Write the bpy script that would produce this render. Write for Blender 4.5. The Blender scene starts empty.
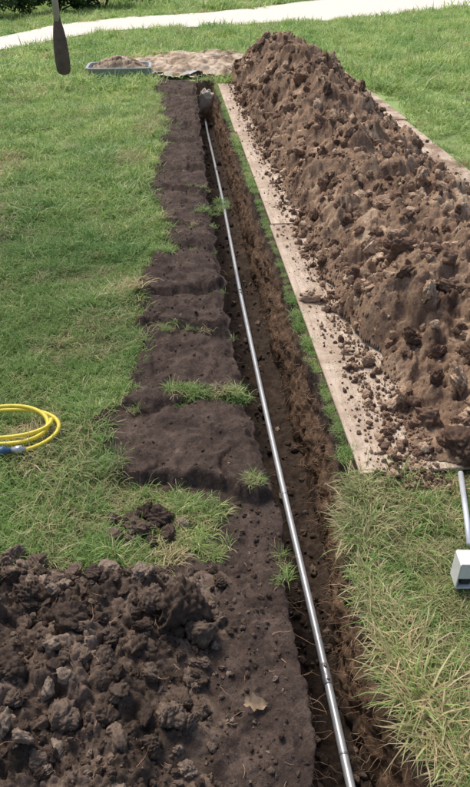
import bpy, bmesh, math, random
import numpy as np
from mathutils import Vector, Matrix
random.seed(3); rng=np.random.default_rng(7)
S=bpy.context.scene
# ---------------------------------------------------------------- noise
def h2(ix,iy,seed):
    ix=ix.astype(np.int64); iy=iy.astype(np.int64)
    h=(ix*374761393+iy*668265263+seed*974634777)&0xffffffff
    h=((h^(h>>13))*1274126177)&0xffffffff
    h=((h^(h>>15))*2246822519)&0xffffffff
    h^=(h>>16)
    return h/4294967296.0
def gn(x,y,seed=0):
    x=np.asarray(x,float); y=np.asarray(y,float)
    x0=np.floor(x); y0=np.floor(y); fx=x-x0; fy=y-y0
    u=fx*fx*fx*(fx*(fx*6-15)+10); v=fy*fy*fy*(fy*(fy*6-15)+10)
    def g(i,j):
        a=h2(x0+i,y0+j,seed)*2*math.pi
        return np.cos(a)*(fx-i)+np.sin(a)*(fy-j)
    return ((g(0,0)*(1-u)+g(1,0)*u)*(1-v)+(g(0,1)*(1-u)+g(1,1)*u)*v)*1.5
def fbm(x,y,o=4,seed=0,gain=.5):
    s=0;a=1.0
    for i in range(o):
        s=s+a*gn(x*2**i+i*17.3,y*2**i-i*9.1,seed+i); a*=gain
    return s
def lumps(x,y,sc,seed,rmin=.35,rmax=.8,dens=1.0):
    px=x/sc+.35*gn(x/sc*1.7,y/sc*1.7,seed+50); py=y/sc+.35*gn(x/sc*1.7+9,y/sc*1.7+4,seed+51)
    px=px+.10*gn(x/sc*6,y/sc*6,seed+52); py=py+.10*gn(x/sc*6+3,y/sc*6+8,seed+53)
    cx=np.floor(px); cy=np.floor(py)
    best=np.zeros_like(px); tid=np.full_like(px,.5)
    for i in (-1,0,1):
        for j in (-1,0,1):
            ax=cx+i; ay=cy+j
            fx=ax+h2(ax,ay,seed); fy=ay+h2(ax,ay,seed+1)
            an=h2(ax,ay,seed+2)*math.pi
            dx=px-fx; dy=py-fy
            ux=dx*np.cos(an)+dy*np.sin(an); uy=(-dx*np.sin(an)+dy*np.cos(an))*1.45
            r=rmin+(rmax-rmin)*h2(ax,ay,seed+3)
            q=(np.abs(ux)**2.6+np.abs(uy)**2.6)/(r**2.6)
            hh=np.sqrt(np.clip(1-q,0,1))*r*(.6+.4*np.clip(1+ux/r*(h2(ax,ay,seed+6)-.5)*2,0,2))
            hh=np.where(h2(ax,ay,seed+4)<dens,hh,0)
            m=hh>best
            best=np.where(m,hh,best); tid=np.where(m,h2(ax,ay,seed+5),tid)
    return best*sc,tid
def ss(a,b,x):
    t=np.clip((x-a)/(b-a),0,1); return t*t*(3-2*t)
# ---------------------------------------------------------------- layout functions (metres; y runs away from the photographer)
def edge(y): return .468-.0882*(np.asarray(y,float)-1.93)
RY=[-3,.3,.82,1.045,1.37,1.58,1.93,2.3,10,90]; RX=[.57,.56,.53,.475,.41,.405,.44,edge(2.3)-.022,edge(10)-.03,edge(10)-.03]
LY=[-3,.3,.82,1.045,1.37,1.93,2.45,3.43,5.13,7.4,9.9,90]; LX=[.19,.19,.19,.19,.175,.125,.035,-.055,-.205,-.36,-.53,-.53]
def Rf(y): 
    w=1-ss(10,12,y)
    return np.interp(y,RY,RX)+w*(.012*gn(np.asarray(y)*3.1,0*np.asarray(y),11)+.010*gn(np.asarray(y)*11,0*np.asarray(y)+3,12)+.005*gn(np.asarray(y)*31,0*np.asarray(y)+3,13))
def Lf(y):
    w=1-ss(10,12,y)
    return np.interp(y,LY,LX)+w*(.03*gn(np.asarray(y)*2.6,0*np.asarray(y),21)+.018*gn(np.asarray(y)*9,0*np.asarray(y)+3,22)+.007*gn(np.asarray(y)*29,0*np.asarray(y)+3,23))
EY=[-3,1.38,1.46,1.52,1.6,1.84,1.88,2.17,2.37,2.44,2.5,2.57,2.98,3.2,3.53,4.06,4.2,5.35,7.4,9.81,10.2,10.25]
EX=[-2.2,-2.0,-1.2,-.2,-.1,-.12,-.42,-.57,-.66,-.56,-.5,-.53,-.487,-.51,-.57,-.46,-.5,-.69,-.776,-1.066,-1.05,5]
SB=[1.85,2.43,3.0,3.44,4.03,4.5,5.25,5.8,6.7,7.4,8.3,9.0,10.05]
def Ef(y): 
    y=np.asarray(y,float)
    i=np.searchsorted(np.array(SB),y).astype(float)
    return np.interp(y,EY,EX)+ss(1.9,2.5,y)*(1-ss(9.5,10,y))*(.04*gn(y*1.9,0*y,25)+.03*gn(y*5.5,0*y,26)+.08*(h2(i,i*0,27)-.5))
def slab(x,y):
    n=gn(x*5,y*5,31)*.045+gn(x*15,y*15,32)*.022+gn(x*45,y*45,30)*.008
    wy=y+.12*gn(x*2.3,y*1.5,33)+.03*gn(x*9,y*9,34)+.012*gn(x*30,y*30,29)-.10*(x+.3)*np.sin(np.floor(y*1.3)*2.1)
    d1=x-Ef(wy)+n
    m=ss(0,.04,d1)
    g=np.full_like(x,9.0); idx=np.zeros_like(x); fr=np.zeros_like(x)
    for i,b in enumerate(SB):
        g=np.minimum(g,np.abs(wy-b)); idx=idx+(wy>b)
        if i<len(SB)-1: fr=np.where((wy>b)&(wy<=SB[i+1]),(wy-b)/(SB[i+1]-b),fr)
    hh=.022+.022*h2(idx,idx*0,77)
    inside=ss(SB[0],SB[0]+.03,wy)*(1-ss(SB[-1]-.1,SB[-1],wy))
    gap=.25+.75*ss(.002,.035,g+.012*gn(x*9,y*9,36))
    cr=np.abs(fbm(x*2.6+3,y*2.2,3,37)); crk=.45+.55*ss(.0,.045,cr+.25*ss(-.1,.4,gn(x*1.2,y*1.2,38)))
    shingle=.022*(1-fr)**1.3+.010*np.exp(-((fr-.08)/.06)**2)
    tilt=.04*(h2(idx,idx*0,78)-.5)*(x+.3)*1.4
    return m*inside*gap*crk*np.maximum(hh+tilt+shingle,.01), m*inside, g
def surf(x,y):
    z=.012*fbm(x*1.3,y*1.3,3,1)*(1-ss(9,14,y))
    z=z*(1-.9*(x>edge(y)-.05)*(y>1.7)*(y<11.5))
    s,mi,_=slab(x,y)
    lip=ss(0,.05,Lf(y)+.012*gn(x*30,y*30,39)-x)
    z=z+s*(.25+.75*lip)*(x<Lf(y)+.05)
    near=ss(1.9,1.5,y)*ss(-.25,0,x)*(x<.5)
    soil=np.maximum(mi,near)
    z=z+soil*(.013*fbm(x*12,y*12,5,41,.62)+.004*np.abs(gn(x*70,y*70,43)))
    l,_=lumps(x,y,.06,66,.15,.5,.3); z=z+soil*l*.3
    l,_=lumps(x,y,.028,61,.15,.5,.6); z=z+soil*l*.45
    return z
def soilmask(x,y):
    n=.05*gn(x*6,y*6,51)+.03*gn(x*20,y*20,52)
    m=ss(-.02,.03,x-Ef(y)+n)*(x<Rf(y)+.01)*(y<10.1)
    return m
def dirt_h(x,y):
    back=1.52+.09*gn(x*4,x*0,71)+.10*ss(-.55,-.9,x)
    right=-.02+.10*gn(y*5,y*0,72)
    m=ss(0,.22,back-y)*ss(-.05,.25,right-x)
    base=m*(.06+.055*ss(-.2,-.9,x)+.06*fbm(x*2.3,y*2.3,3,73))
    a,t1=lumps(x,y,.16,80,.25,.75,.6); b,t2=lumps(x,y,.07,90,.3,.8,.75); c,t3=lumps(x,y,.034,100,.3,.8,.85); d,_=lumps(x,y,.015,110,.3,.8,.9)
    fz=fbm(x*30,y*30,5,120,.65)*.010
    z=base+m*(a*.36+b*.42+c*.5+fz)+np.clip(m*3,0,1)*(d*.5)
    z=np.where(m>.002,z,-.06)-.012*(1-ss(0,.15,m))
    return z, .5*t1+.3*t2+.2*t3
def heap_h(x,y):
    s=x-edge(y)
    f0=.20+.09*gn(y*1.7,y*0,131)+.04*gn(y*7,y*0,132)+.05*ss(4.0,2.4,y)
    f1=1.60+.09*gn(y*1.6,y*0,133)+.04*gn(y*6,y*0,136)
    t=np.clip((s-f0)/(f1-f0),0,1)
    prof=np.sin(math.pi*t**.88)**.95
    y0=1.93+.12*gn(x*3,x*0,134)+.0*x
    H=(.28+.21*ss(5.5,9.3,y)+.10*gn(y*.9,y*0,135)+.05*gn(y*2.3,y*0,137))*ss(0,.75,y-y0)**.8*ss(11.1,9.7,y)
    base=prof*H
    m=np.clip(base/.06,0,1)
    big=fbm(x*1.8,y*1.8,4,140)*.12
    a,t1=lumps(x,y,.26,150,.2,.7,.5); b,t2=lumps(x,y,.11,160,.25,.8,.65); c,t3=lumps(x,y,.05,170,.3,.8,.8); d,_=lumps(x,y,.022,180,.3,.8,.85)
    fz=fbm(x*18,y*18,5,190,.66)*.017
    z=base+m*(big+a*.34+b*.42+c*.5+fz)+np.clip(m*3,0,1)*d*.5
    z=np.where(base>.0015,z,-.06)
    return z+.03, .45*t1+.35*t2+.2*t3
# ---------------------------------------------------------------- materials
def newmat(name):
    m=bpy.data.materials.new(name); m.use_nodes=True
    nt=m.node_tree; b=nt.nodes['Principled BSDF']; return m,nt,b
def N(nt,t,**k):
    n=nt.nodes.new(t)
    for a,v in k.items(): setattr(n,a,v)
    return n
def noise(nt,vec,scale,detail=6,rough=.6,dist=0):
    n=N(nt,'ShaderNodeTexNoise'); n.inputs['Scale'].default_value=scale; n.inputs['Detail'].default_value=min(detail,5)
    n.inputs['Roughness'].default_value=rough; n.inputs['Distortion'].default_value=dist
    nt.links.new(vec,n.inputs['Vector']); return n.outputs['Fac']
def ramp(nt,fac,stops):
    r=N(nt,'ShaderNodeValToRGB'); e=r.color_ramp.elements
    while len(e)<len(stops): e.new(.5)
    for i,(p,c) in enumerate(stops):
        e[i].position=p; e[i].color=(*c,1)
    nt.links.new(fac,r.inputs['Fac']); return r.outputs['Color']
def mixc(nt,fac,a,b,mode='MIX'):
    m=N(nt,'ShaderNodeMix',data_type='RGBA',blend_type=mode)
    for sock,v in ((m.inputs[0],fac),(m.inputs[6],a),(m.inputs[7],b)):
        if isinstance(v,(int,float)): sock.default_value=v
        elif isinstance(v,tuple): sock.default_value=(*v,1)
        else: nt.links.new(v,sock)
    return m.outputs[2]
def mathn(nt,op,a,b=0.0,clamp=False):
    m=N(nt,'ShaderNodeMath',operation=op,use_clamp=clamp)
    for i,v in enumerate((a,b)):
        if isinstance(v,(int,float)): m.inputs[i].default_value=v
        else: nt.links.new(v,m.inputs[i])
    return m.outputs[0]
def bump(nt,h,b,dist=.01,strength=.8,prev=None):
    n=N(nt,'ShaderNodeBump'); n.inputs['Distance'].default_value=dist; n.inputs['Strength'].default_value=strength
    nt.links.new(h,n.inputs['Height'])
    if prev is not None: nt.links.new(prev,n.inputs['Normal'])
    nt.links.new(n.outputs[0],b.inputs['Normal']); return n.outputs[0]
def attr(nt,name): 
    a=N(nt,'ShaderNodeAttribute',attribute_name=name); return a.outputs['Fac']
def soil_mat(name,stops,use='tone',fine=(.6,1.4),rough=.93,bs=.010):
    m,nt,b=newmat(name); tc=N(nt,'ShaderNodeTexCoord').outputs['Object']
    if use=='tone': t=attr(nt,'tone')
    else: t=N(nt,'ShaderNodeObjectInfo').outputs['Random']
    n1=noise(nt,tc,5 if use=='tone' else 1.2,5,.65,.5)
    t=mathn(nt,'ADD',t,mathn(nt,'MULTIPLY',mathn(nt,'SUBTRACT',n1,.5),1.6 if use=='tone' else .8),True)
    c=ramp(nt,t,stops)
    n2=noise(nt,tc,75 if use=='tone' else 4,5,.75)
    f=ramp(nt,n2,[(.3,(fine[0],)*3),(.7,(fine[1],)*3)])
    c=mixc(nt,1.0,c,f,'MULTIPLY')
    nt.links.new(c,b.inputs['Base Color']); b.inputs['Roughness'].default_value=rough
    b.inputs['Specular IOR Level'].default_value=.25
    if use=='tone':
        p=bump(nt,noise(nt,tc,45,8,.75),b,bs,.8)
        bump(nt,noise(nt,tc,260,4,.7),b,bs*.3,.6,p)
    else:
        geo=N(nt,'ShaderNodeNewGeometry').outputs['Position']
        bump(nt,noise(nt,geo,120,5,.75),b,.004,.8)
    return m
M_spoil=soil_mat('spoil_soil',[(0,(.09,.055,.038)),(.3,(.19,.122,.082)),(.58,(.29,.195,.13)),(.8,(.43,.305,.205)),(1,(.57,.43,.31))])
M_dark=soil_mat('dark_soil',[(0,(.045,.031,.023)),(.4,(.095,.067,.05)),(.7,(.18,.13,.10)),(1,(.32,.245,.19))])
M_clodS=soil_mat('spoil_clods',[(0,(.10,.062,.043)),(.3,(.19,.12,.082)),(.65,(.29,.19,.13)),(.85,(.42,.295,.2)),(1,(.56,.42,.3))],use='rand')
M_clodD=soil_mat('dark_clods',[(0,(.05,.034,.026)),(.45,(.10,.071,.053)),(.85,(.17,.125,.095)),(1,(.29,.225,.175))],use='rand')
def ground_mat():
    m,nt,b=newmat('ground_soil_and_thatch'); tc=N(nt,'ShaderNodeTexCoord').outputs['Object']
    soil=attr(nt,'soil'); dep=attr(nt,'depth')
    th=ramp(nt,noise(nt,tc,30,6,.7),[(.3,(.05,.06,.02)),(.7,(.18,.2,.07))])
    thf=ramp(nt,noise(nt,tc,3,6,.7),[(.3,(.28,.39,.14)),(.7,(.38,.49,.2))])
    far=N(nt,'ShaderNodeSeparateXYZ'); nt.links.new(tc,far.inputs[0])
    ff=N(nt,'ShaderNodeMapRange'); ff.inputs[1].default_value=3; ff.inputs[2].default_value=9; nt.links.new(far.outputs['Y'],ff.inputs[0])
    th=mixc(nt,ff.outputs[0],th,thf)
    peat=ramp(nt,noise(nt,tc,9,8,.75,.4),[(.28,(.038,.026,.022)),(.48,(.078,.055,.045)),(.62,(.12,.087,.071)),(.75,(.21,.155,.128))])
    mp=N(nt,'ShaderNodeMapping'); mp.inputs['Scale'].default_value=(1,1,2.2); nt.links.new(tc,mp.inputs[0])
    sub=ramp(nt,noise(nt,mp.outputs[0],18,8,.75,.6),[(.3,(.07,.043,.029)),(.5,(.18,.115,.075)),(.72,(.36,.245,.16))])
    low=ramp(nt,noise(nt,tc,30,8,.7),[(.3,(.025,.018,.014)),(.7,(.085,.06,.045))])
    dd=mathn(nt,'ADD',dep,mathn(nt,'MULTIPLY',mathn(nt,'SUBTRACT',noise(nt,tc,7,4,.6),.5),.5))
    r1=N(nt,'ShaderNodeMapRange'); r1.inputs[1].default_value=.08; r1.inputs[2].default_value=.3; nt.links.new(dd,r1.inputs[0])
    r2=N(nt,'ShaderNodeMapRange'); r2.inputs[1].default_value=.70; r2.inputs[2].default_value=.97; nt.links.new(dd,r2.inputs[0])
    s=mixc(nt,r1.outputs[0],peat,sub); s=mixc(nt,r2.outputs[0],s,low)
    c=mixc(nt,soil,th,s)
    f=ramp(nt,noise(nt,tc,130,6,.75),[(.3,(.6,)*3),(.7,(1.45,)*3)])
    c=mixc(nt,1.0,c,f,'MULTIPLY')
    nt.links.new(c,b.inputs['Base Color']); b.inputs['Roughness'].default_value=.95; b.inputs['Specular IOR Level'].default_value=.2
    p=bump(nt,noise(nt,tc,60,8,.75),b,.010,.9); bump(nt,noise(nt,tc,300,4,.7),b,.003,.8,p)
    return m
M_ground=ground_mat()
def grass_mat(name,g1,g2,g3,dry,tl=.35):
    m,nt,b=newmat(name)
    geo=N(nt,'ShaderNodeNewGeometry').outputs['Position']
    t=attr(nt,'tint'); r=N(nt,'ShaderNodeObjectInfo').outputs['Random']
    tt=mathn(nt,'ADD',mathn(nt,'MULTIPLY',t,.75),mathn(nt,'MULTIPLY',r,.25))
    c=ramp(nt,tt,[(0,g1),(.4,g2),(.75,g3),(.93,dry)])
    patch=ramp(nt,noise(nt,geo,1.1,4,.6),[(.35,(.72,.83,.72)),(.65,(1.28,1.14,1.15))])
    c=mixc(nt,1.0,c,patch,'MULTIPLY')
    nt.links.new(c,b.inputs['Base Color']); b.inputs['Roughness'].default_value=.5; b.inputs['Specular IOR Level'].default_value=.4
    tr=N(nt,'ShaderNodeBsdfTranslucent'); nt.links.new(c,tr.inputs['Color'])
    mx=N(nt,'ShaderNodeMixShader'); mx.inputs[0].default_value=tl
    nt.links.new(b.outputs[0],mx.inputs[1]); nt.links.new(tr.outputs[0],mx.inputs[2])
    nt.links.new(mx.outputs[0],nt.nodes['Material Output'].inputs['Surface'])
    return m
M_grass=grass_mat('lawn_blades',(.11,.21,.05),(.25,.41,.12),(.41,.55,.20),(.68,.62,.38))
M_grassF=grass_mat('haze_paled_lawn_blades',(.20,.32,.09),(.37,.53,.18),(.52,.65,.28),(.70,.65,.40))  # paler copy of the lawn blades, distance haze put into the colour
M_dry=grass_mat('straw_blades',(.20,.25,.09),(.35,.37,.17),(.56,.48,.28),(.72,.61,.42))
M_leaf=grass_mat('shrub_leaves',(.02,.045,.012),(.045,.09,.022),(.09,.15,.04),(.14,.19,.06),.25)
def plain(name,col,rough=.5,metal=0,var=.15,scale=20,bs=0.0):
    m,nt,b=newmat(name); tc=N(nt,'ShaderNodeTexCoord').outputs['Object']
    f=ramp(nt,noise(nt,tc,scale,6,.65),[(.3,(1-var,)*3),(.7,(1+var,)*3)])
    c=mixc(nt,1.0,tuple(col),f,'MULTIPLY'); nt.links.new(c,b.inputs['Base Color'])
    b.inputs['Roughness'].default_value=rough; b.inputs['Metallic'].default_value=metal
    if bs: bump(nt,noise(nt,tc,scale*3,6,.7),b,bs,.8)
    return m
def board_mat():
    m,nt,b=newmat('muddy_plywood'); tc=N(nt,'ShaderNodeTexCoord').outputs['Object']
    mp=N(nt,'ShaderNodeMapping'); mp.inputs['Scale'].default_value=(14,1.2,14); nt.links.new(tc,mp.inputs[0])
    wood=ramp(nt,noise(nt,mp.outputs[0],4,8,.6,.6),[(.3,(.46,.36,.27)),(.5,(.60,.49,.385)),(.7,(.70,.60,.49))])
    dirt=ramp(nt,noise(nt,tc,3.2,9,.75,.8),[(.43,(0,0,0)),(.58,(1,1,1))])
    sp=ramp(nt,noise(nt,tc,55,5,.7),[(.50,(0,0,0)),(.62,(1,1,1))])
    sep=N(nt,'ShaderNodeSeparateXYZ'); nt.links.new(tc,sep.inputs[0])
    mr=N(nt,'ShaderNodeMapRange'); mr.inputs[1].default_value=.02; mr.inputs[2].default_value=.24; mr.inputs[3].default_value=.5; mr.inputs[4].default_value=1.0; nt.links.new(sep.outputs['X'],mr.inputs[0])
    d=mathn(nt,'MULTIPLY',mathn(nt,'MAXIMUM',dirt,mathn(nt,'MULTIPLY',sp,.7)),mr.outputs[0],True)
    c=mixc(nt,d,wood,(.27,.185,.125)); nt.links.new(c,b.inputs['Base Color'])
    b.inputs['Roughness'].default_value=.8; b.inputs['Specular IOR Level'].default_value=.3
    bump(nt,noise(nt,tc,70,6,.7),b,.003,.7)
    return m
M_board=board_mat()
M_pipe=plain('galvanised_steel',(.70,.74,.79),.40,.4,.10,25)
M_coup=plain('zinc_coupling',(.5,.52,.55),.4,.6,.15,40)
M_yellow=plain('yellow_rubber',(.82,.66,.06),.4,0,.12,30)
M_blue=plain('blue_plastic',(.05,.12,.22),.4,0,.1,30)
M_steel=plain('brushed_steel',(.6,.6,.6),.3,.8,.1,60)
M_white=plain('white_enamel',(.78,.79,.78),.35,0,.06,20)
M_black=plain('knockout_shade_black',(.03,.03,.03),.6)  # painted shade for the junction box opening
M_tray=plain('grey_plastic',(.36,.39,.41),.5,0,.15,8)
M_sand=soil_mat('dry_sand',[(0,(.20,.14,.10)),(.35,(.40,.30,.21)),(.65,(.58,.46,.34)),(1,(.70,.59,.47))])
M_path=plain('gravel',(.78,.72,.64),.95,0,.15,18,.01)
M_bark=plain('bark',(.10,.07,.05),.95,0,.35,12,.02)
M_wood=plain('weathered_paddle_wood',(.17,.12,.09),.6,0,.35,20,.002)
M_shaft=plain('grey_paddle_shaft',(.6,.58,.55),.5,0,.1,20)
M_rope=plain('rope_fibre',(.42,.38,.3),.9,0,.2,80,.002)
M_rock=plain('tan_limestone',(.88,.76,.60),.85,0,.12,12,.004)
M_root=plain('root_fibre',(.38,.24,.15),.8,0,.3,40)
M_dleaf=plain('dead_leaf',(.30,.21,.13),.7,0,.25,60)
# ---------------------------------------------------------------- mesh helpers
def grid_obj(name,X,Y,Z,mat,attrs=None,link=True,cull=None):
    r,c=X.shape; me=bpy.data.meshes.new(name)
    co=np.stack([X,Y,Z],-1).reshape(-1,3)
    i=np.arange(r*c).reshape(r,c)
    q=np.stack([i[:-1,:-1],i[:-1,1:],i[1:,1:],i[1:,:-1]],-1).reshape(-1,4)
    if cull is not None:
        zz=Z.reshape(-1); q=q[(zz[q]>cull).all(1)]
        used=np.unique(q); mp=np.zeros(r*c,int); mp[used]=np.arange(len(used)); q=mp[q]; co=co[used]
        attrs={k:v.reshape(-1)[used] for k,v in (attrs or {}).items()}
    me.vertices.add(len(co)); me.vertices.foreach_set('co',co.astype(np.float32).ravel())
    me.loops.add(q.size); me.loops.foreach_set('vertex_index',q.ravel().astype(np.int32))
    me.polygons.add(len(q)); me.polygons.foreach_set('loop_start',np.arange(0,q.size,4,dtype=np.int32))
    me.polygons.foreach_set('use_smooth',np.ones(len(q),bool))
    me.update(calc_edges=True); me.validate()
    for k,v in (attrs or {}).items():
        a=me.attributes.new(k,'FLOAT','POINT'); a.data.foreach_set('value',v.ravel().astype(np.float32))
    me.materials.append(mat)
    o=bpy.data.objects.new(name,me)
    if link: S.collection.objects.link(o)
    return o
def raw_mesh(name,V,F,mat,attrs=None,smooth=True):
    me=bpy.data.meshes.new(name); me.from_pydata([tuple(v) for v in V],[],[tuple(f) for f in F])
    for k,v in (attrs or {}).items():
        a=me.attributes.new(k,'FLOAT','POINT'); a.data.foreach_set('value',np.asarray(v,np.float32))
    if mat: me.materials.append(mat)
    if smooth: me.polygons.foreach_set('use_smooth',[True]*len(me.polygons))
    me.update(); return me
def tube(name,pts,rad,mat,seg=12,parent=None):
    pts=[Vector(p) for p in pts]; n=len(pts)
    if not hasattr(rad,'__len__'): rad=[rad]*n
    V=[];F=[]; up=Vector((0.13,.2,1)).normalized(); prev=None
    for i,p in enumerate(pts):
        t=(pts[min(i+1,n-1)]-pts[max(i-1,0)]).normalized()
        a=t.cross(up if prev is None else prev)
        if prev is None:
            if a.length<.1: a=t.cross(Vector((1,0,0)))
            a.normalize(); b=a.cross(t).normalized()
        else:
            b=prev-t*prev.dot(t); b.normalize(); a=t.cross(b).normalized()
        prev=b
        for k in range(seg):
            an=2*math.pi*k/seg
            V.append(p+(a*math.cos(an)+b*math.sin(an))*rad[i])
    for i in range(n-1):
        for k in range(seg):
            k2=(k+1)%seg; F.append((i*seg+k,i*seg+k2,(i+1)*seg+k2,(i+1)*seg+k))
    F.append(tuple(range(seg))[::-1]); F.append(tuple((n-1)*seg+k for k in range(seg)))
    me=raw_mesh(name,V,F,mat); o=bpy.data.objects.new(name,me); S.collection.objects.link(o)
    if parent: o.parent=parent
    return o
def empty(name,loc=(0,0,0)):
    o=bpy.data.objects.new(name,None); o.location=loc; S.collection.objects.link(o); return o
def box(name,size,loc,mat,bev=.003,parent=None,rot=(0,0,0)):
    bm=bmesh.new(); bmesh.ops.create_cube(bm,size=1)
    for v in bm.verts: v.co=Vector((v.co.x*size[0],v.co.y*size[1],v.co.z*size[2]))
    if bev: bmesh.ops.bevel(bm,geom=bm.edges[:],offset=bev,segments=2,affect='EDGES')
    me=bpy.data.meshes.new(name); bm.to_mesh(me); me.materials.append(mat)
    o=bpy.data.objects.new(name,me); o.location=loc; o.rotation_euler=rot; S.collection.objects.link(o)
    if parent: o.parent=parent
    return o
def scatter(name,coll,P,R,Sc,I):
    n=len(P); me=bpy.data.meshes.new(name); me.vertices.add(n); me.vertices.foreach_set('co',np.asarray(P,np.float32).ravel())
    a=me.attributes.new('irot','FLOAT_VECTOR','POINT'); a.data.foreach_set('vector',np.asarray(R,np.float32).ravel())
    a=me.attributes.new('iscl','FLOAT_VECTOR','POINT'); a.data.foreach_set('vector',np.asarray(Sc,np.float32).ravel())
    a=me.attributes.new('iidx','INT','POINT'); a.data.foreach_set('value',np.asarray(I,np.int32).ravel())
    o=bpy.data.objects.new(name,me); S.collection.objects.link(o)
    g=bpy.data.node_groups.new(name,'GeometryNodeTree')
    g.interface.new_socket(name='Geometry',in_out='INPUT',socket_type='NodeSocketGeometry')
    g.interface.new_socket(name='Geometry',in_out='OUTPUT',socket_type='NodeSocketGeometry')
    gi=g.nodes.new('NodeGroupInput'); go=g.nodes.new('NodeGroupOutput')
    ip=g.nodes.new('GeometryNodeInstanceOnPoints'); ci=g.nodes.new('GeometryNodeCollectionInfo')
    ci.inputs['Collection'].default_value=coll; ci.inputs['Separate Children'].default_value=True; ci.inputs['Reset Children'].default_value=True
    def na(nm,dt):
        x=g.nodes.new('GeometryNodeInputNamedAttribute'); x.data_type=dt; x.inputs['Name'].default_value=nm
        return x.outputs['Attribute']
    e=g.nodes.new('FunctionNodeEulerToRotation'); L=g.links.new
    L(na('irot','FLOAT_VECTOR'),e.inputs[0])
    L(gi.outputs[0],ip.inputs['Points']); L(ci.outputs[0],ip.inputs['Instance'])
    ip.inputs['Pick Instance'].default_value=True
    L(na('iidx','INT'),ip.inputs['Instance Index']); L(e.outputs[0],ip.inputs['Rotation']); L(na('iscl','FLOAT_VECTOR'),ip.inputs['Scale'])
    L(ip.outputs[0],go.inputs[0])
    md=o.modifiers.new('instances','NODES'); md.node_group=g
    return o
def srccoll(name,meshes):
    c=bpy.data.collections.new(name)
    for i,m in enumerate(meshes):
        c.objects.link(bpy.data.objects.new('%s_part_%02d'%(name,i),m))
    return c
# ---------------------------------------------------------------- GROUND with trench
ys=[-3.0]
while ys[-1]<0.3: ys.append(ys[-1]+(.06 if ys[-1]<0 else .02))
while ys[-1]<120: ys.append(ys[-1]+max(.0075,.0058*ys[-1]))
ys=np.array(ys)
dl=[0.0]
while dl[-1]<80: dl.append(dl[-1]+(.0075 if dl[-1]<.75 else .0075+(dl[-1]-.75)*.045))
dr=[0.0]
while dr[-1]<80: dr.append(dr[-1]+(.008 if dr[-1]<.3 else .008+(dr[-1]-.3)*.05))
dl=np.array(dl)[::-1]; dr=np.array(dr)
nw=54; nf=34
Yc=ys[:,None]; Lc=Lf(ys)[:,None]; Rc=Rf(ys)[:,None]; D=(.5*(1-ss(9.85,10.1,ys)))[:,None]
on=D/.5
XL=Lc-dl[None,:]; YL=Yc+0*XL; ZL=surf(XL,YL)
XR=Rc+dr[None,:]; YR=Yc+0*XR; ZR=surf(XR,YR)
t=(np.arange(1,nw+1)/nw)[None,:]
def wallnoise(y,t,sd):
    z=t*.5
    a,_=lumps(y+0*z,z+0*y,.07,sd,.2,.6,.5); b,_=lumps(y+0*z,z+0*y,.022,sd+20,.3,.8,.5)
    facet=np.abs(gn(y*2.6,z*1.5,sd+60))*.045
    return .02*fbm(y*4,z*4,3,sd+40)+facet+.016*fbm(y*16,z*11,5,sd+44,.65)+a*.2+b*.2
Yw=Yc+0*t
wl=wallnoise(Yw,t+0*Yw,200)*np.sin(np.pi*np.clip(t*.93,0,1))**.5
wr=wallnoise(Yw,t+0*Yw,300)*np.sin(np.pi*np.clip(t*.93,0,1))**.5
lipL=ZL[:,-1:]; lipR=ZR[:,:1]
XWL=Lc+t*.02-.035*np.sin(np.pi*t)*on+wl*on*.8; ZWL=lipL*(1-t)-D*t
XWR=Rc-t*.04-wr*on; ZWR=lipR*(1-t)-D*t
tf=(np.arange(1,nf+1)/(nf+1))[None,:]
XF=XWL[:,-1:]*(1-tf)+XWR[:,-1:]*tf; YF=Yc+0*XF
fa,_=lumps(XF,YF,.06,400,.3,.8,.6); fb,_=lumps(XF,YF,.02,410,.3,.8,.7)
ZF=-D+on*(fa*.35+fb*.5+.01*gn(XF*9,YF*9,420)+.02*((2*tf-1)**4))
X=np.hstack([XL,XWL,XF,XWR[:,::-1],XR]); Y=Yc+0*X
Z=np.hstack([ZL,ZWL,ZF,ZWR[:,::-1],ZR])
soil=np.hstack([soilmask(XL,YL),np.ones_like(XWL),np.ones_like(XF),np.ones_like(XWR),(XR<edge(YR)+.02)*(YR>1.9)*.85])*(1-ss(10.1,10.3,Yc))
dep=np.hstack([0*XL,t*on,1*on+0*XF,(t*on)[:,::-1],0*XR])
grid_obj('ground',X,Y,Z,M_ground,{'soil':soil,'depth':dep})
# ---------------------------------------------------------------- dirt heap left
yy=np.concatenate([np.arange(-.6,.4,.02),np.arange(.4,1.76,.0045)]); xx=np.arange(-1.9,.2,.0048)
Xd,Yd=np.meshgrid(xx,yy); Zd,td=dirt_h(Xd,Yd)
grid_obj('dirt_heap',Xd,Yd,Zd,M_dark,{'tone':td*.95-.02},cull=-.05)
# ---------------------------------------------------------------- spoil heap on boards
yy=[1.7]
while yy[-1]<11.4: yy.append(yy[-1]+max(.006,.0032*yy[-1]))
yy=np.array(yy); s=np.arange(.05,1.98,.0075)
Yh=yy[:,None]+0*s[None,:]; Xh=edge(Yh)+s[None,:]
Zh,th=heap_h(Xh,Yh)
grid_obj('spoil_heap',Xh,Yh,Zh,M_spoil,{'tone':th},cull=-.02)
ang=math.atan(.0882)
def board(s0,w,y0,ln,z,dz=0):
    x0=float(edge(y0))+s0
    o=box('plywood_sheet',(w,ln,.014),(0,0,0),M_board,.002)
    for v in o.data.vertices: v.co.x+=w/2; v.co.y+=ln/2
    o.location=(x0,y0,z); o.rotation_euler=(0,0,ang)
board(0,1.22,1.93,2.60,.022); board(.012,1.22,4.535,2.60,.024); board(-.006,1.22,7.14,2.60,.021)
board(1.226,.64,2.4,2.60,.024); board(1.23,.62,5.005,2.60,.022); board(1.222,.66,7.61,3.2,.024)
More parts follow.
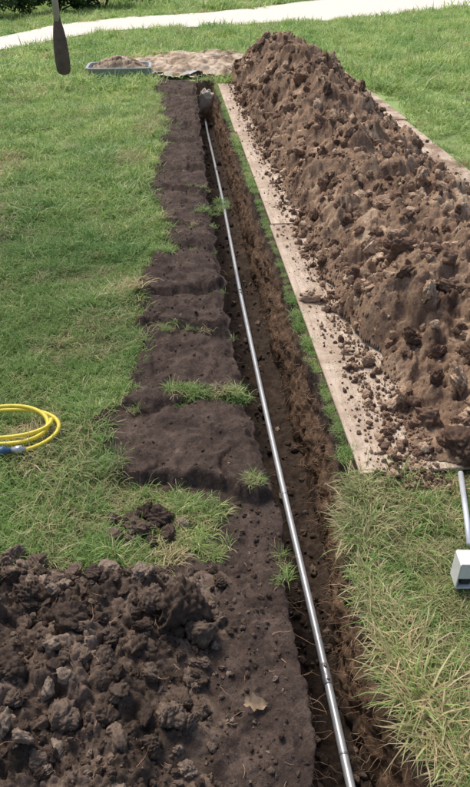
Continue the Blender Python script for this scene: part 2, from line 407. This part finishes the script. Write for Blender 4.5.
# ---------------------------------------------------------------- clods
def clod_mesh(name,seed,sub,mat,tone=None):
    r=random.Random(seed); bm=bmesh.new(); bmesh.ops.create_icosphere(bm,subdivisions=sub,radius=1)
    co=np.array([v.co[:] for v in bm.verts])
    for k in range(9):
        d=np.array([r.gauss(0,1) for _ in range(3)]); d/=np.linalg.norm(d); lim=r.uniform(.5,.9)
        p=co@d; ex=np.clip(p-lim,0,None); co=co-ex[:,None]*d[None,:]*.8
    f=1+.26*fbm(co[:,0]*1.6+seed,co[:,1]*1.6+co[:,2]*1.3,3,seed)+.12*fbm(co[:,2]*4+seed,co[:,0]*4-co[:,1]*3,5,seed+9,.65)-.10*np.abs(fbm(co[:,1]*3+seed,co[:,0]*2+co[:,2]*3,3,seed+19))
    co=co*f[:,None]*np.array([1,r.uniform(.65,.9),r.uniform(.5,.8)])
    for v,c in zip(bm.verts,co): v.co=c; 
    for fc in bm.faces: fc.smooth=True
    me=bpy.data.meshes.new(name); bm.to_mesh(me); bm.free(); me.materials.append(mat); return me
CS=srccoll('spoil_clod_source',[clod_mesh('clodS%d'%i,10+i,5 if i>4 else 4,M_clodS) for i in range(8)])
CD=srccoll('dark_clod_source',[clod_mesh('clodD%d'%i,40+i,5 if i>4 else 4,M_clodD) for i in range(8)])
def rot_rand(n): return rng.uniform(0,6.283,(n,3))
P=[];Sz=[];Ix=[]
def add(x,y,z,r,ix=None): 
    P.append(np.stack([x,y,z],-1)); Sz.append(r); Ix.append(rng.integers(0,8,len(x)) if ix is None else np.full(len(x),ix))
n=8000; y=1.85+9.0*rng.random(n)**1.4; x=edge(y)+rng.uniform(.15,1.8,n); z,_=heap_h(x,y); r=.005+.055*rng.random(n)**4.5; ok=(z>.03)&(rng.random(n)<.35+1.3*ss(-.3,.4,fbm(x*1.6,y*1.6,2,199))); add(x[ok],y[ok],z[ok]+r[ok]*.12,r[ok])
n=9000; y=1.85+8.5*rng.random(n)**1.5; x=edge(y)+.01+.30*rng.random(n)**.55; r=.0018+.012*rng.random(n)**7; add(x,y,np.maximum(heap_h(x,y)[0],.030)+r*.3,r)
n=900; y=1.9+8.5*rng.random(n)**1.4; x=edge(y)+.12+.14*rng.random(n); r=.006+.022*rng.random(n)**3; add(x,y,np.maximum(heap_h(x,y)[0],.030)+r*.3,r)
n=260; y=2.2+8.5*rng.random(n)**1.2; x=edge(y)+1.5+.3*rng.random(n); r=.006+.03*rng.random(n)**3; add(x,y,np.maximum(heap_h(x,y)[0],.030)+r*.3,r)
big=[(.41,3.36,.06),(.86,2.04,.085),(.97,1.95,.085),(.78,2.2,.06),(.70,2.33,.05),(.92,2.35,.07),(1.05,2.2,.09),(.73,2.05,.035),(.72,6.0,.09),(.9,5.5,.07),(.6,3.9,.05),(.85,3.3,.07),(1.0,2.9,.08),(.62,2.7,.045),(.95,4.2,.08),(.75,4.7,.06),(.5,6.6,.07),(.66,7.4,.09),(.55,8.6,.08),(.95,8.9,.1),(.3,8.2,.05),(1.15,3.5,.07),(.8,2.7,.055),(.63,2.2,.03),(1.3,5.2,.09),(.45,5.2,.045),(1.0,2.5,.06),(1.1,2.7,.07),(.9,2.15,.05),(1.15,2.05,.07),(.8,3.0,.05),(.95,3.6,.06),(1.2,4.4,.08),(.7,5.3,.06),(.85,6.8,.08),(.9,2.6,.05)]
for j,a in enumerate(big):
    x=np.array([a[0]]);y=np.array([a[1]]); z=np.maximum(heap_h(x,y)[0],.03); add(x,y,z+a[2]*.3,np.array([a[2]]),5+j%3)
P_=np.concatenate(P); r_=np.concatenate(Sz)
scatter('loose_spoil_clods',CS,P_,rot_rand(len(P_)),r_[:,None]*np.ones(3),np.concatenate(Ix))
P=[];Sz=[];Ix=[]
n=4200; y=rng.uniform(.3,1.65,n); x=rng.uniform(-1.6,.15,n); z,_=dirt_h(x,y); r=.003+.032*rng.random(n)**4.5; ok=z>.005; add(x[ok],y[ok],z[ok]+r[ok]*.15,r[ok])
n=7000; y=.4+9.4*rng.random(n)**2; L=Lf(y); E=np.maximum(Ef(y),-.6-.05*y); x=E+(L-E)*rng.random(n); z=np.maximum(surf(x,y),dirt_h(x,y)[0]); r=.0012+.008*rng.random(n)**8; add(x,y,z+r*.2,r)
n=500; y=rng.uniform(.5,1.8,n); x=rng.uniform(-.1,.16,n); z=surf(x,y); r=.002+.010*rng.random(n)**3; add(x,y,z+r*.2,r)
n=900; y=.3+9.3*rng.random(n)**1.6; L=Lf(y);R=Rf(y); x=L+.03+(R-L-.07)*rng.random(n); r=.006+.02*rng.random(n)**3; add(x,y,-.495+r*.4+0*x,r)
big=[(-.16,1.27,.105),(-.09,1.23,.06),(-.24,1.30,.05),(-.33,1.66,.055),(-.40,1.62,.045),(-.26,1.70,.055),(-.22,1.62,.045),(-.31,1.74,.045),(-.36,1.70,.04),(-.18,1.68,.03),(-.28,1.60,.03),(-.42,1.7,.03),(-.35,1.6,.03),(-.72,1.52,.06),(-.63,1.50,.04),(-.80,1.56,.05),(-.38,1.42,.05),(-.29,1.40,.035),(-.5,1.44,.04),(-.14,1.02,.04),(-.16,.95,.045),(-.11,1.10,.03),(-.22,1.08,.035),(-.45,1.2,.06),(-.6,1.3,.05),(-.35,1.1,.05),(-.42,.95,.05),(-.2,.88,.035),(-.58,1.05,.06)]
for j,a in enumerate(big):
    x=np.array([a[0]]);y=np.array([a[1]]); z=np.maximum(dirt_h(x,y)[0],surf(x,y)); add(x,y,z+a[2]*.3,np.array([a[2]]),5+j%3)
P_=np.concatenate(P); r_=np.concatenate(Sz)
scatter('loose_dark_clods',CD,P_,rot_rand(len(P_)),r_[:,None]*np.ones(3),np.concatenate(Ix))
# ---------------------------------------------------------------- grass
def tuft(name,seed,n,rad,lmin,lmax,w,mat,tmax=1.0,flat=.5,k=4):
    r=random.Random(seed); V=[];F=[];T=[]
    for _ in range(n):
        a=r.uniform(0,6.283); q=rad*math.sqrt(r.random()); bx,by=q*math.cos(a),q*math.sin(a)
        d=r.uniform(0,6.283); dx,dy=math.cos(d),math.sin(d); ln=r.uniform(lmin,lmax); ww=w*r.uniform(.6,1.2)
        el=math.radians(r.uniform(35,85)*(1-flat*.4)); x,y,z=bx,by,-.005; ti=min(1,max(0,r.betavariate(2,3)*tmax*1.1)); 
        if r.random()<.06: ti=.98
        bend=r.uniform(.2,.9)*(1+flat)*4/k; sx,sy=-dy,dx; b0=len(V)
        tw=r.uniform(-.6,.6)
        for i in range(k):
            f=i/k; wd=ww*(1-f**2)*.5
            ax,ay,az=sx*math.cos(tw),sy*math.cos(tw),math.sin(tw)
            V.append((x-ax*wd,y-ay*wd,z-az*wd)); V.append((x+ax*wd,y+ay*wd,z+az*wd)); T+= [ti,ti]
            st=ln/k; x+=dx*math.cos(el)*st; y+=dy*math.cos(el)*st; z+=math.sin(el)*st; el-=bend*(.35+.2*i); z=max(z,.002)
            if i: F.append((b0+2*i-2,b0+2*i-1,b0+2*i+1,b0+2*i))
        V.append((x,y,z)); T.append(ti); F.append((b0+2*k-2,b0+2*k-1,b0+2*k))
    return raw_mesh(name,V,F,mat,{'tint':T},False)
G=[tuft('tg%d'%i,100+i,58,.055,.035,.10,.0036,M_grass) for i in range(5)]
G+=[tuft('tg%d'%i,100+i,45,.05,.05,.12,.0034,M_dry,1.3,.8) for i in range(5,8)]
G+=[tuft('tg%d'%i,100+i,26,.02,.06,.14,.0042,M_grass,.9,.3) for i in range(8,10)]
G+=[tuft('tg%d'%i,100+i,30,.06,.035,.085,.0065,M_grassF,1,.5,2) for i in range(10,13)]
GC=srccoll('grass_tuft_source',G)
def lawn_ok(x,y):
    p=np.ones_like(x)
    p*=1-soilmask(x,y)*(x>Ef(y)-.2)
    p*=~((x>Lf(y)-.01)&(x<Rf(y)+.012)&(y<10.1))
    e=edge(y); p*=~((x>e-.03)&(x<e+1.86)&(y>1.92)&(y<9.8))
    p*=~((x>e+.2)&(x<e+1.9)&(y>9.7)&(y<11.1))
    p*=~((y<1.50)&(x<.15)&(x>-2.0))
    p*=~(((x+.6)/1.0)**2+((y-11.2)/.95)**2<.9)
    p*=~((np.abs(x+1.62)<.42)&(np.abs(y-10.45)<.25))
    return p
PLY=[-14,-7,-3.98,-2.7,-.74,2.14,6.25,12,30]; PLo=[11.0,11.9,12.8,15.4,16.3,17.4,20.7,24,33]
PUx=[-14,-7,-4.5,-3.8,-2.47,-.5,1.24,2.8,8,30]; PUp=[12.4,13.5,14.6,16.8,18.2,19.4,21.6,23.3,28,44]
def pathm(x,y):
    w=.25*gn(x*1.1,y*1.1,500)
    return (y+w>np.interp(x,PLY,PLo))&(y+w<np.interp(x,PUx,PUp))
P=[];R=[];Sc=[];I=[]
def grass(n,xa,xb,ya,yb,sc,kind='lawn',pw=1.0,far=False):
    y=ya+(yb-ya)*rng.random(n)**pw; x=rng.uniform(xa,xb,n) if not callable(xa) else xa(y)+(xb(y)-xa(y))*rng.random(n)
    if kind!='free':
        k=(rng.random(n)<lawn_ok(x,y))&~pathm(x,y); x=x[k];y=y[k]
    m=len(x); z=surf(x,y)*(y<14)
    cl=1+.45*fbm(x*1.7,y*1.7,3,600)
    s=sc*rng.uniform(.7,1.2,m)*cl
    rt=np.zeros((m,3)); rt[:,2]=rng.uniform(0,6.28,m); rt[:,0]=rng.normal(0,.15,m); rt[:,1]=rng.normal(0,.15,m)
    idx=rng.integers(0,5,m) if not far else rng.integers(10,13,m)
    if not far: idx=np.where((y>3)&(rng.random(m)<ss(3,8,y)*.85),rng.integers(10,13,m),idx)
    dry=(fbm(x*.9+4,y*.9,3,610)>.34)&(rng.random(m)<.5)|(rng.random(m)<.05)
    if kind=='dry': dry=rng.random(m)<.35+.45*ss(1.0,.4,x)
    if far: dry=dry&(rng.random(m)<.3)
    idx=np.where(dry,rng.integers(5,8,m),idx)
    lg=rng.random(m)<(.06 if not far else .01); idx=np.where(lg&~dry,rng.integers(8,10,m),idx)
    P.append(np.stack([x,y,z],-1)); R.append(rt); Sc.append(s[:,None]*np.array([1,1,1.])); I.append(idx)
grass(3600,-2.8,-.05,1.35,4.2,1.0)
grass(6000,-5,.0,4.0,9.5,1.35,far=False)
grass(13000,-9,6,9.3,26,2.3,pw=1.1,far=True)
grass(7000,-28,24,20,60,4.5,pw=1.5,far=True)
grass(2600,.3,2.4,.2,1.95,1.0,'dry')
grass(3500,1.9,7,1.5,10,1.6)
grass(600,-4,-1.9,-1,1.5,1.2)
a=lambda y:Rf(y)-.004; b=lambda y:edge(y)-.004
grass(420,a,b,2.0,9.9,.5,'free')
a=lambda y:Rf(y)-.012; b=lambda y:Rf(y)+.05; grass(280,a,b,.4,1.95,1.15,'dry')
a=lambda y:Ef(y)-.03; b=lambda y:Ef(y)+.03; grass(330,a,b,1.9,9.9,.9,'free')
n=1600; y=rng.uniform(2.2,9.8,n); x=Ef(y)+rng.random(n)**1.5*(Lf(y)-Ef(y)); g=slab(x,y)[2]; k=g<.018; x=x[k][:110];y=y[k][:110]; m=len(x)
P.append(np.stack([x,y,surf(x,y)],-1)); rt=np.zeros((m,3)); rt[:,2]=rng.uniform(0,6.28,m); R.append(rt); Sc.append(rng.uniform(.3,.7,m)[:,None]*np.ones(3)); I.append(rng.choice([0,1,8,9,5],m))
for (cx,cy,rx,ry,n,sc) in [(-.17,2.46,.14,.025,26,.75),(-.02,2.44,.05,.02,10,.8),(-.2,1.76,.12,.06,30,.8),(-.42,1.56,.10,.07,34,.9),(-.1,1.58,.09,.05,16,.7),(-.09,5.0,.06,.10,12,.8),(-.2,4.75,.08,.05,8,.7),(-.45,4.05,.08,.04,14,.8),(-.35,3.02,.1,.02,5,.5),(.08,1.86,.03,.05,6,.6),(-.15,1.42,.1,.04,6,.6),(-.28,5.28,.1,.02,5,.6),(.15,1.5,.02,.1,5,.5)]:
    y=rng.normal(cy,ry*.6,n); x=rng.normal(cx,rx*.6,n); m=n
    P.append(np.stack([x,y,surf(x,y)],-1)); rt=np.zeros((m,3)); rt[:,2]=rng.uniform(0,6.28,m); R.append(rt)
    Sc.append((sc*rng.uniform(.6,1.1,m))[:,None]*np.ones(3)); I.append(rng.choice([0,1,2,5,8,9],m))
scatter('lawn_grass',GC,np.concatenate(P),np.concatenate(R),np.concatenate(Sc),np.concatenate(I))
# ---------------------------------------------------------------- roots
V=[];F=[]
def root(p,d,ln,r):
    p=Vector(p); d=Vector(d).normalized(); n=7; b0=len(V)
    for i in range(n):
        rr=r*(1-i/n*.8); a=d.cross(Vector((.3,.5,.8))).normalized(); b=a.cross(d)
        for k in range(3):
            an=k*2.094; V.append(tuple(p+a*math.cos(an)*rr+b*math.sin(an)*rr))
        if i:
            for k in range(3):
                k2=(k+1)%3; F.append((b0+(i-1)*3+k,b0+(i-1)*3+k2,b0+i*3+k2,b0+i*3+k))
        p=p+d*ln/n; d=(d+Vector((random.gauss(0,.35),random.gauss(0,.35),random.gauss(0,.3)-.06))).normalized()
for _ in range(2200):
    y=.5+9*random.random()**1.6; z=-.42*random.random()**1.2-.02
    if random.random()<.72: x=float(Rf(y))-.02+.035*z*2-.012; d=(-.6,random.uniform(-1,1),random.uniform(-.8,.2))
    else: x=float(Lf(y))+.0; d=(.6,random.uniform(-1,1),random.uniform(-.8,.2))
    root((x,y,z),d,random.uniform(.02,.12),random.uniform(.0005,.0014))
for _ in range(120):
    x=random.uniform(-.6,.15); y=random.uniform(.7,1.8); xa=np.array([x]);ya=np.array([y])
    z=float(max(surf(xa,ya)[0],dirt_h(xa,ya)[0][0]))+.006
    root((x,y,z),(random.gauss(0,1),random.gauss(0,1),.15),random.uniform(.02,.09),random.uniform(.0006,.0018))
o=bpy.data.objects.new('exposed_roots',raw_mesh('exposed_roots',V,F,M_root)); S.collection.objects.link(o)
# ---------------------------------------------------------------- conduit
py=[-.8,.6,1.06,1.55,2.16,3.17,4.43,6.64,9.72]; px=[.515,.392,.351,.309,.248,.153,.040,-.128,-.405]
cy=np.linspace(-.8,9.72,140); cx=np.interp(cy,py,px)
k=np.ones(9)/9; cxs=np.convolve(np.pad(cx,4,mode='edge'),k,'valid'); cxs[:5]=cx[:5]; cxs[-5:]=cx[-5:]
cz=-.462+.006*np.sin(cy*1.7)+.05*ss(9.0,9.7,cy)
pipe=empty('steel_conduit')
tube('conduit_tube',list(zip(cxs,cy,cz)),.0145,M_pipe,16,pipe)
for yc in (1.42,4.45,7.5):
    q=[(float(np.interp(yc+d,cy,cxs)),yc+d,float(np.interp(yc+d,cy,cz))) for d in (-.04,-.038,-.004,-.002,.002,.004,.038,.04)]
    tube('coupling',q,[.016,.0175,.0175,.0168,.0168,.0175,.0175,.016],M_coup,16,pipe)
    for d in (-.025,.025):
        x0=float(np.interp(yc+d,cy,cxs)); z0=float(np.interp(yc,cy,cz)); tube('set_screw',[(x0,yc+d,z0+.015),(x0,yc+d,z0+.024)],.005,M_steel,8,pipe)
for yc in (1.14,2.35,5.6):
    q=[(float(np.interp(yc+d,cy,cxs)),yc+d,float(np.interp(yc+d,cy,cz))) for d in (-.004,-.0035,.0035,.004)]
    tube('tape_band',q,[.0148,.0158,.0158,.0148],M_coup,16,pipe)
me=clod_mesh('rk',91,4,M_rock); o=bpy.data.objects.new('limestone_rock',me); o.scale=(.13,.10,.22); o.location=(-.40,9.74,-.20); o.rotation_euler=(.2,.1,.2); S.collection.objects.link(o)
# ---------------------------------------------------------------- hose
hose=empty('yellow_air_hose')
pts=[]
for i in range(150):
    f=i/149; an=math.radians(-115)+f*math.radians(360*2.35)
    rx=.235+.02*math.sin(f*7)-.05*f; ry=.145-.05*f+.016*math.cos(f*9)
    x=-.955+rx*math.cos(an)+.02*f; y=2.175+ry*math.sin(an)+.02*f
    pts.append((x,y,.045+.012*f*2.3+.006*math.sin(an*2)))
tube('hose_line',pts,.0085,M_yellow,12,hose)
tube('coupler_sleeve',[(-.955+.04,2.02,.06),(-.90,2.022,.06),(-.898,2.022,.06),(-.875,2.025,.06),(-.873,2.025,.06),(-.85,2.028,.06)],[.012,.016,.019,.019,.012,.012],M_blue,14,hose)
tube('coupler_body',[(-.852,2.028,.06),(-.84,2.03,.06),(-.838,2.03,.06),(-.815,2.034,.06),(-.813,2.034,.06),(-.80,2.036,.06)],[.014,.014,.017,.017,.010,.009],M_steel,14,hose)
tube('hose_end',[(-1.4,2.0,.055),(-1.2,1.985,.058),(-1.0,2.005,.06),(-.91,2.021,.06)],.0085,M_yellow,12,hose)
# ---------------------------------------------------------------- electrical box + pipe stub
eb=empty('metal_junction_box'); eb.location=(-.032,-.075,.01)
bx,by=.77,1.50
box('box_back',(.12,.004,.10),(bx,by+.03,.07),M_white,.001,eb)
box('box_top',(.12,.06,.004),(bx,by,.122),M_white,.001,eb)
box('box_bottom',(.12,.06,.004),(bx,by,.018),M_white,.001,eb)
box('box_side_a',(.004,.06,.10),(bx-.06,by,.07),M_white,.001,eb)
box('box_side_b',(.004,.06,.10),(bx+.06,by,.07),M_white,.001,eb)
box('box_cover',(.116,.003,.06),(bx,by-.028,.09),M_white,.001,eb)
box('box_knockout_shade',(.03,.02,.03),(bx-.03,by-.01,.038),M_black,.002,eb)  # solid black block standing in for the shade inside the opening
tube('metal_pipe_offcut',[(.765,1.56,.045),(.79,1.69,.05),(.835,1.92,.04)],.010,M_pipe,14)
# ---------------------------------------------------------------- dead leaf
V=[];F=[]
for i in range(9):
    f=i/8; w=.019*math.sin(math.pi*f**.8)*(1+.4*math.sin(i*2.5)); zc=.008*math.sin(f*6)
    for j in (-1,0,1): V.append(((f-.5)*.075,j*w,zc+.010*abs(j)*(1 if j>0 else .3)))
    if i:
        for j in range(2): F.append((3*i-3+j,3*i-2+j,3*i+1+j,3*i+j))
o=bpy.data.objects.new('dead_leaf',raw_mesh('dead_leaf',V,F,M_dleaf)); o.location=(.055,1.02,.024); o.rotation_euler=(.1,.15,.1); S.collection.objects.link(o)
# ---------------------------------------------------------------- tray, sand
tr=empty('shallow_utility_tray',(-1.62,10.45,0)); tr.rotation_euler=(0,0,.08)
def trayobj():
    bm=bmesh.new(); a,b,h,w=.43,.27,.13,.03
    rings=[(a-.03,b-.03,0),(a,b,h),(a+.02,b+.02,h),(a+.02,b+.02,h+.015),(a-.015,b-.015,h+.015),(a-.045,b-.045,.02)]
    vs=[]
    for (p,q,z) in rings:
        ring=[]
        for k in range(32):
            an=2*math.pi*k/32; c,s_=math.cos(an),math.sin(an); e=.28
            ring.append(bm.verts.new((p*math.copysign(abs(c)**e,c),q*math.copysign(abs(s_)**e,s_),z)))
        vs.append(ring)
    for i in range(len(vs)-1):
        for k in range(32): bm.faces.new((vs[i][k],vs[i][(k+1)%32],vs[i+1][(k+1)%32],vs[i+1][k]))
    bm.faces.new(vs[-1])
    me=bpy.data.meshes.new('tray_shell'); bm.to_mesh(me); me.materials.append(M_tray)
    o=bpy.data.objects.new('tray_shell',me); S.collection.objects.link(o); o.parent=tr
trayobj()
xx,yy2=np.meshgrid(np.linspace(-.385,.385,90),np.linspace(-.225,.225,60))
o=grid_obj('tray_soil',xx,yy2,.08+.15*(1-(xx/.39)**2)*(1-(yy2/.23)**2)+lumps(xx,yy2,.11,700)[0]*.5,M_sand,{'tone':lumps(xx,yy2,.07,700)[1]*.5+.1}); o.parent=tr
xx,yy2=np.meshgrid(np.linspace(-2.0,.8,210),np.linspace(10.05,12.7,160))
q=1-(((xx+.55)/1.15)**2+((yy2-11.3)/1.1)**2)+.6*fbm(xx*2,yy2*2,3,710)
o=grid_obj('sand_patch',xx,yy2,np.where(q>0,.03+.10*ss(0,1.2,q)+lumps(xx,yy2,.12,720)[0]*.35,-.05),M_sand,{'tone':.55+.6*fbm(xx*3,yy2*3,3,730)},cull=-.04)
xx,yy2=np.meshgrid(np.linspace(-.4,.4,60),np.linspace(-.09,.09,14))
o=grid_obj('grey_tarp_scrap',xx,yy2,.05+.03*fbm(xx*5,yy2*5,3,750),M_tray); o.location=(-.85,10.35,.02); o.rotation_euler=(0,0,.1)
# ---------------------------------------------------------------- gravel path
xs=np.concatenate([np.arange(-14,14,.12),np.arange(14,30,.8)]); lo=np.interp(xs,PLY,PLo); up=np.interp(xs,PUx,PUp)
tt=np.linspace(0,1,30); Xp=xs[None,:]+0*tt[:,None]; Yp=lo[None,:]*(1-tt[:,None])+up[None,:]*tt[:,None]
Yp=Yp+.25*gn(Xp*1.1,Yp*1.1,501)
grid_obj('gravel_path',Xp,Yp,.02+.008*gn(Xp*3,Yp*3,502),M_path)
# ---------------------------------------------------------------- shrubs / trees
def leafmass(seed,cl,n,size):
    r=random.Random(seed); V=[];F=[];T=[]
    for _ in range(n):
        c=r.choice(cl); d=Vector((r.gauss(0,1),r.gauss(0,1),r.gauss(0,1))).normalized()*(r.random()**.4)*c[3]
        d.z*=.8; p=Vector(c[:3])+d
        if p.z<.02: continue
        a=Vector((r.gauss(0,1),r.gauss(0,1),r.gauss(0,.6))).normalized(); b=a.cross(Vector((r.gauss(0,1),r.gauss(0,1),r.gauss(0,1)))).normalized()
        s_=size*r.uniform(.6,1.3); b0=len(V); V+= [p-a*s_,p+b*s_*.45,p+a*s_,p-b*s_*.45]; F.append((b0,b0+1,b0+2,b0+3))
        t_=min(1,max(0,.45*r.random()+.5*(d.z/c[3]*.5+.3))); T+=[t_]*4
    return V,F,T
def shrub(name,loc,seed,w,h,n=5000):
    e=empty(name,loc); r=random.Random(seed)
    cl=[(r.uniform(-w,w)*.7,r.uniform(-w,w)*.5,r.uniform(.2,h),r.uniform(.25,.5)*h) for _ in range(14)]
    V,F,T=leafmass(seed,cl,n,.05)
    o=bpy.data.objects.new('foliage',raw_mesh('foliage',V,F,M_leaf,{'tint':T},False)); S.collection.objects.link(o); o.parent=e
    for i in range(5):
        c=cl[i]; tube('stem_%d'%i,[(c[0]*.1,c[1]*.1,0),(c[0]*.4,c[1]*.5,c[2]*.5),(c[0],c[1],c[2])],[.03,.02,.008],M_bark,8,e)
shrub('shrub',(-5.5,17.9,0),1,.9,.8); shrub('shrub',(-4.4,19.0,0),2,.8,.75); shrub('shrub',(-7.4,17.2,0),3,1.1,.95); shrub('shrub',(-3.4,20.2,0),4,.75,.65); shrub('shrub',(-6.3,18.6,0),5,.8,.9); shrub('shrub',(-2.5,21.8,0),6,.7,.6)
def tree(name,loc,seed,H,cr,n=9000,limb=None):
    e=empty(name,loc); r=random.Random(seed)
    tube('trunk',[(0,0,-.1),(.03,0,H*.2),(-.04,.05,H*.45),(.05,0,H*.75)],[.06*H**.7,.045*H**.7,.035*H**.7,.012*H**.7],M_bark,12,e)
    cl=[]
    for i in range(16):
        a=r.uniform(0,6.28); q=r.uniform(.2,1)*cr; z=H*r.uniform(.55,1.0); c=(q*math.cos(a),q*math.sin(a),z,r.uniform(.25,.45)*cr); cl.append(c)
        if i<9: tube('limb_%d'%i,[(0,0,H*r.uniform(.35,.6)),(c[0]*.5,c[1]*.5,z*.85),(c[0],c[1],z)],[.02*H**.7,.012*H**.7,.004],M_bark,8,e)
    V,F,T=leafmass(seed,cl,n,.02*H**.8+.02)
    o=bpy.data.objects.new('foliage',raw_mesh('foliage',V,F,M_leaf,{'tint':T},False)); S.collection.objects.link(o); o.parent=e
    return e
for i in range(11):
    tree('background_tree',(-34+i*7+random.uniform(-2,2),48+random.uniform(-4,6),0),20+i,random.uniform(7,10),3.2,5000)
T=tree('garden_tree',(-5.2,6.4,0),50,6.5,1.7,4000)
tube('rope_limb',[(0,0,3.0),(1.5,-.5,3.35),(3.0,-1.1,3.4),(4.2,-1.45,3.3)],[.09,.06,.045,.025],M_bark,10,T)
hp=empty('hanging_wooden_paddle',(-1.15,5.0,.895))
V=[];F=[];n=26
prof=[(0,.012,.006),(.008,.034,.012),(.025,.046,.016),(.08,.050,.02),(.15,.049,.022),(.22,.044,.022),(.28,.034,.021),(.32,.024,.02),(.36,.02,.019)]
sg=20
for (z,a,b) in prof:
    for k in range(sg):
        an=2*math.pi*k/sg; V.append((a*math.cos(an),b*math.sin(an),z))
for i in range(len(prof)-1):
    for k in range(sg): F.append((i*sg+k,i*sg+(k+1)%sg,(i+1)*sg+(k+1)%sg,(i+1)*sg+k))
F.append(tuple(range(sg))[::-1])
o=bpy.data.objects.new('blade',raw_mesh('blade',V,F,M_wood)); S.collection.objects.link(o); o.parent=hp
tube('shaft',[(0,0,.32),(0,0,.8),(0,0,1.1)],[.0215,.018,.018],M_shaft,14,hp)
tube('rope',[(0,0,1.1),(0,0,2.44)],.006,M_rope,8,hp)
# ---------------------------------------------------------------- light
W=bpy.data.worlds.new('World'); S.world=W; W.use_nodes=True; nt=W.node_tree
sky=nt.nodes.new('ShaderNodeTexSky'); sky.sky_type='NISHITA'; sky.sun_disc=False
el,az=math.radians(58),math.radians(-35)
sky.sun_elevation=el; sky.sun_rotation=az; sky.dust_density=4; sky.ozone_density=.4
bg=nt.nodes['Background']; bg.inputs['Strength'].default_value=.15; nt.links.new(sky.outputs[0],bg.inputs['Color'])
sd=Vector((math.sin(az)*math.cos(el),math.cos(az)*math.cos(el),math.sin(el)))
l=bpy.data.lights.new('sun','SUN'); l.energy=2.7; l.angle=math.radians(18); l.color=(1,.94,.85)
lo=bpy.data.objects.new('sun',l); lo.rotation_euler=(-sd).to_track_quat('-Z','Y').to_euler(); S.collection.objects.link(lo)
# ---------------------------------------------------------------- camera
c=bpy.data.cameras.new('camera'); c.sensor_fit='VERTICAL'; c.sensor_height=24; c.lens=20.78; c.clip_start=.05; c.clip_end=500
co=bpy.data.objects.new('camera',c); co.location=(0,0,1.7); co.rotation_euler=(math.radians(90-34.2),0,0); S.collection.objects.link(co); S.camera=co
S.view_settings.view_transform='Standard'; S.view_settings.look='None'; S.view_settings.exposure=0
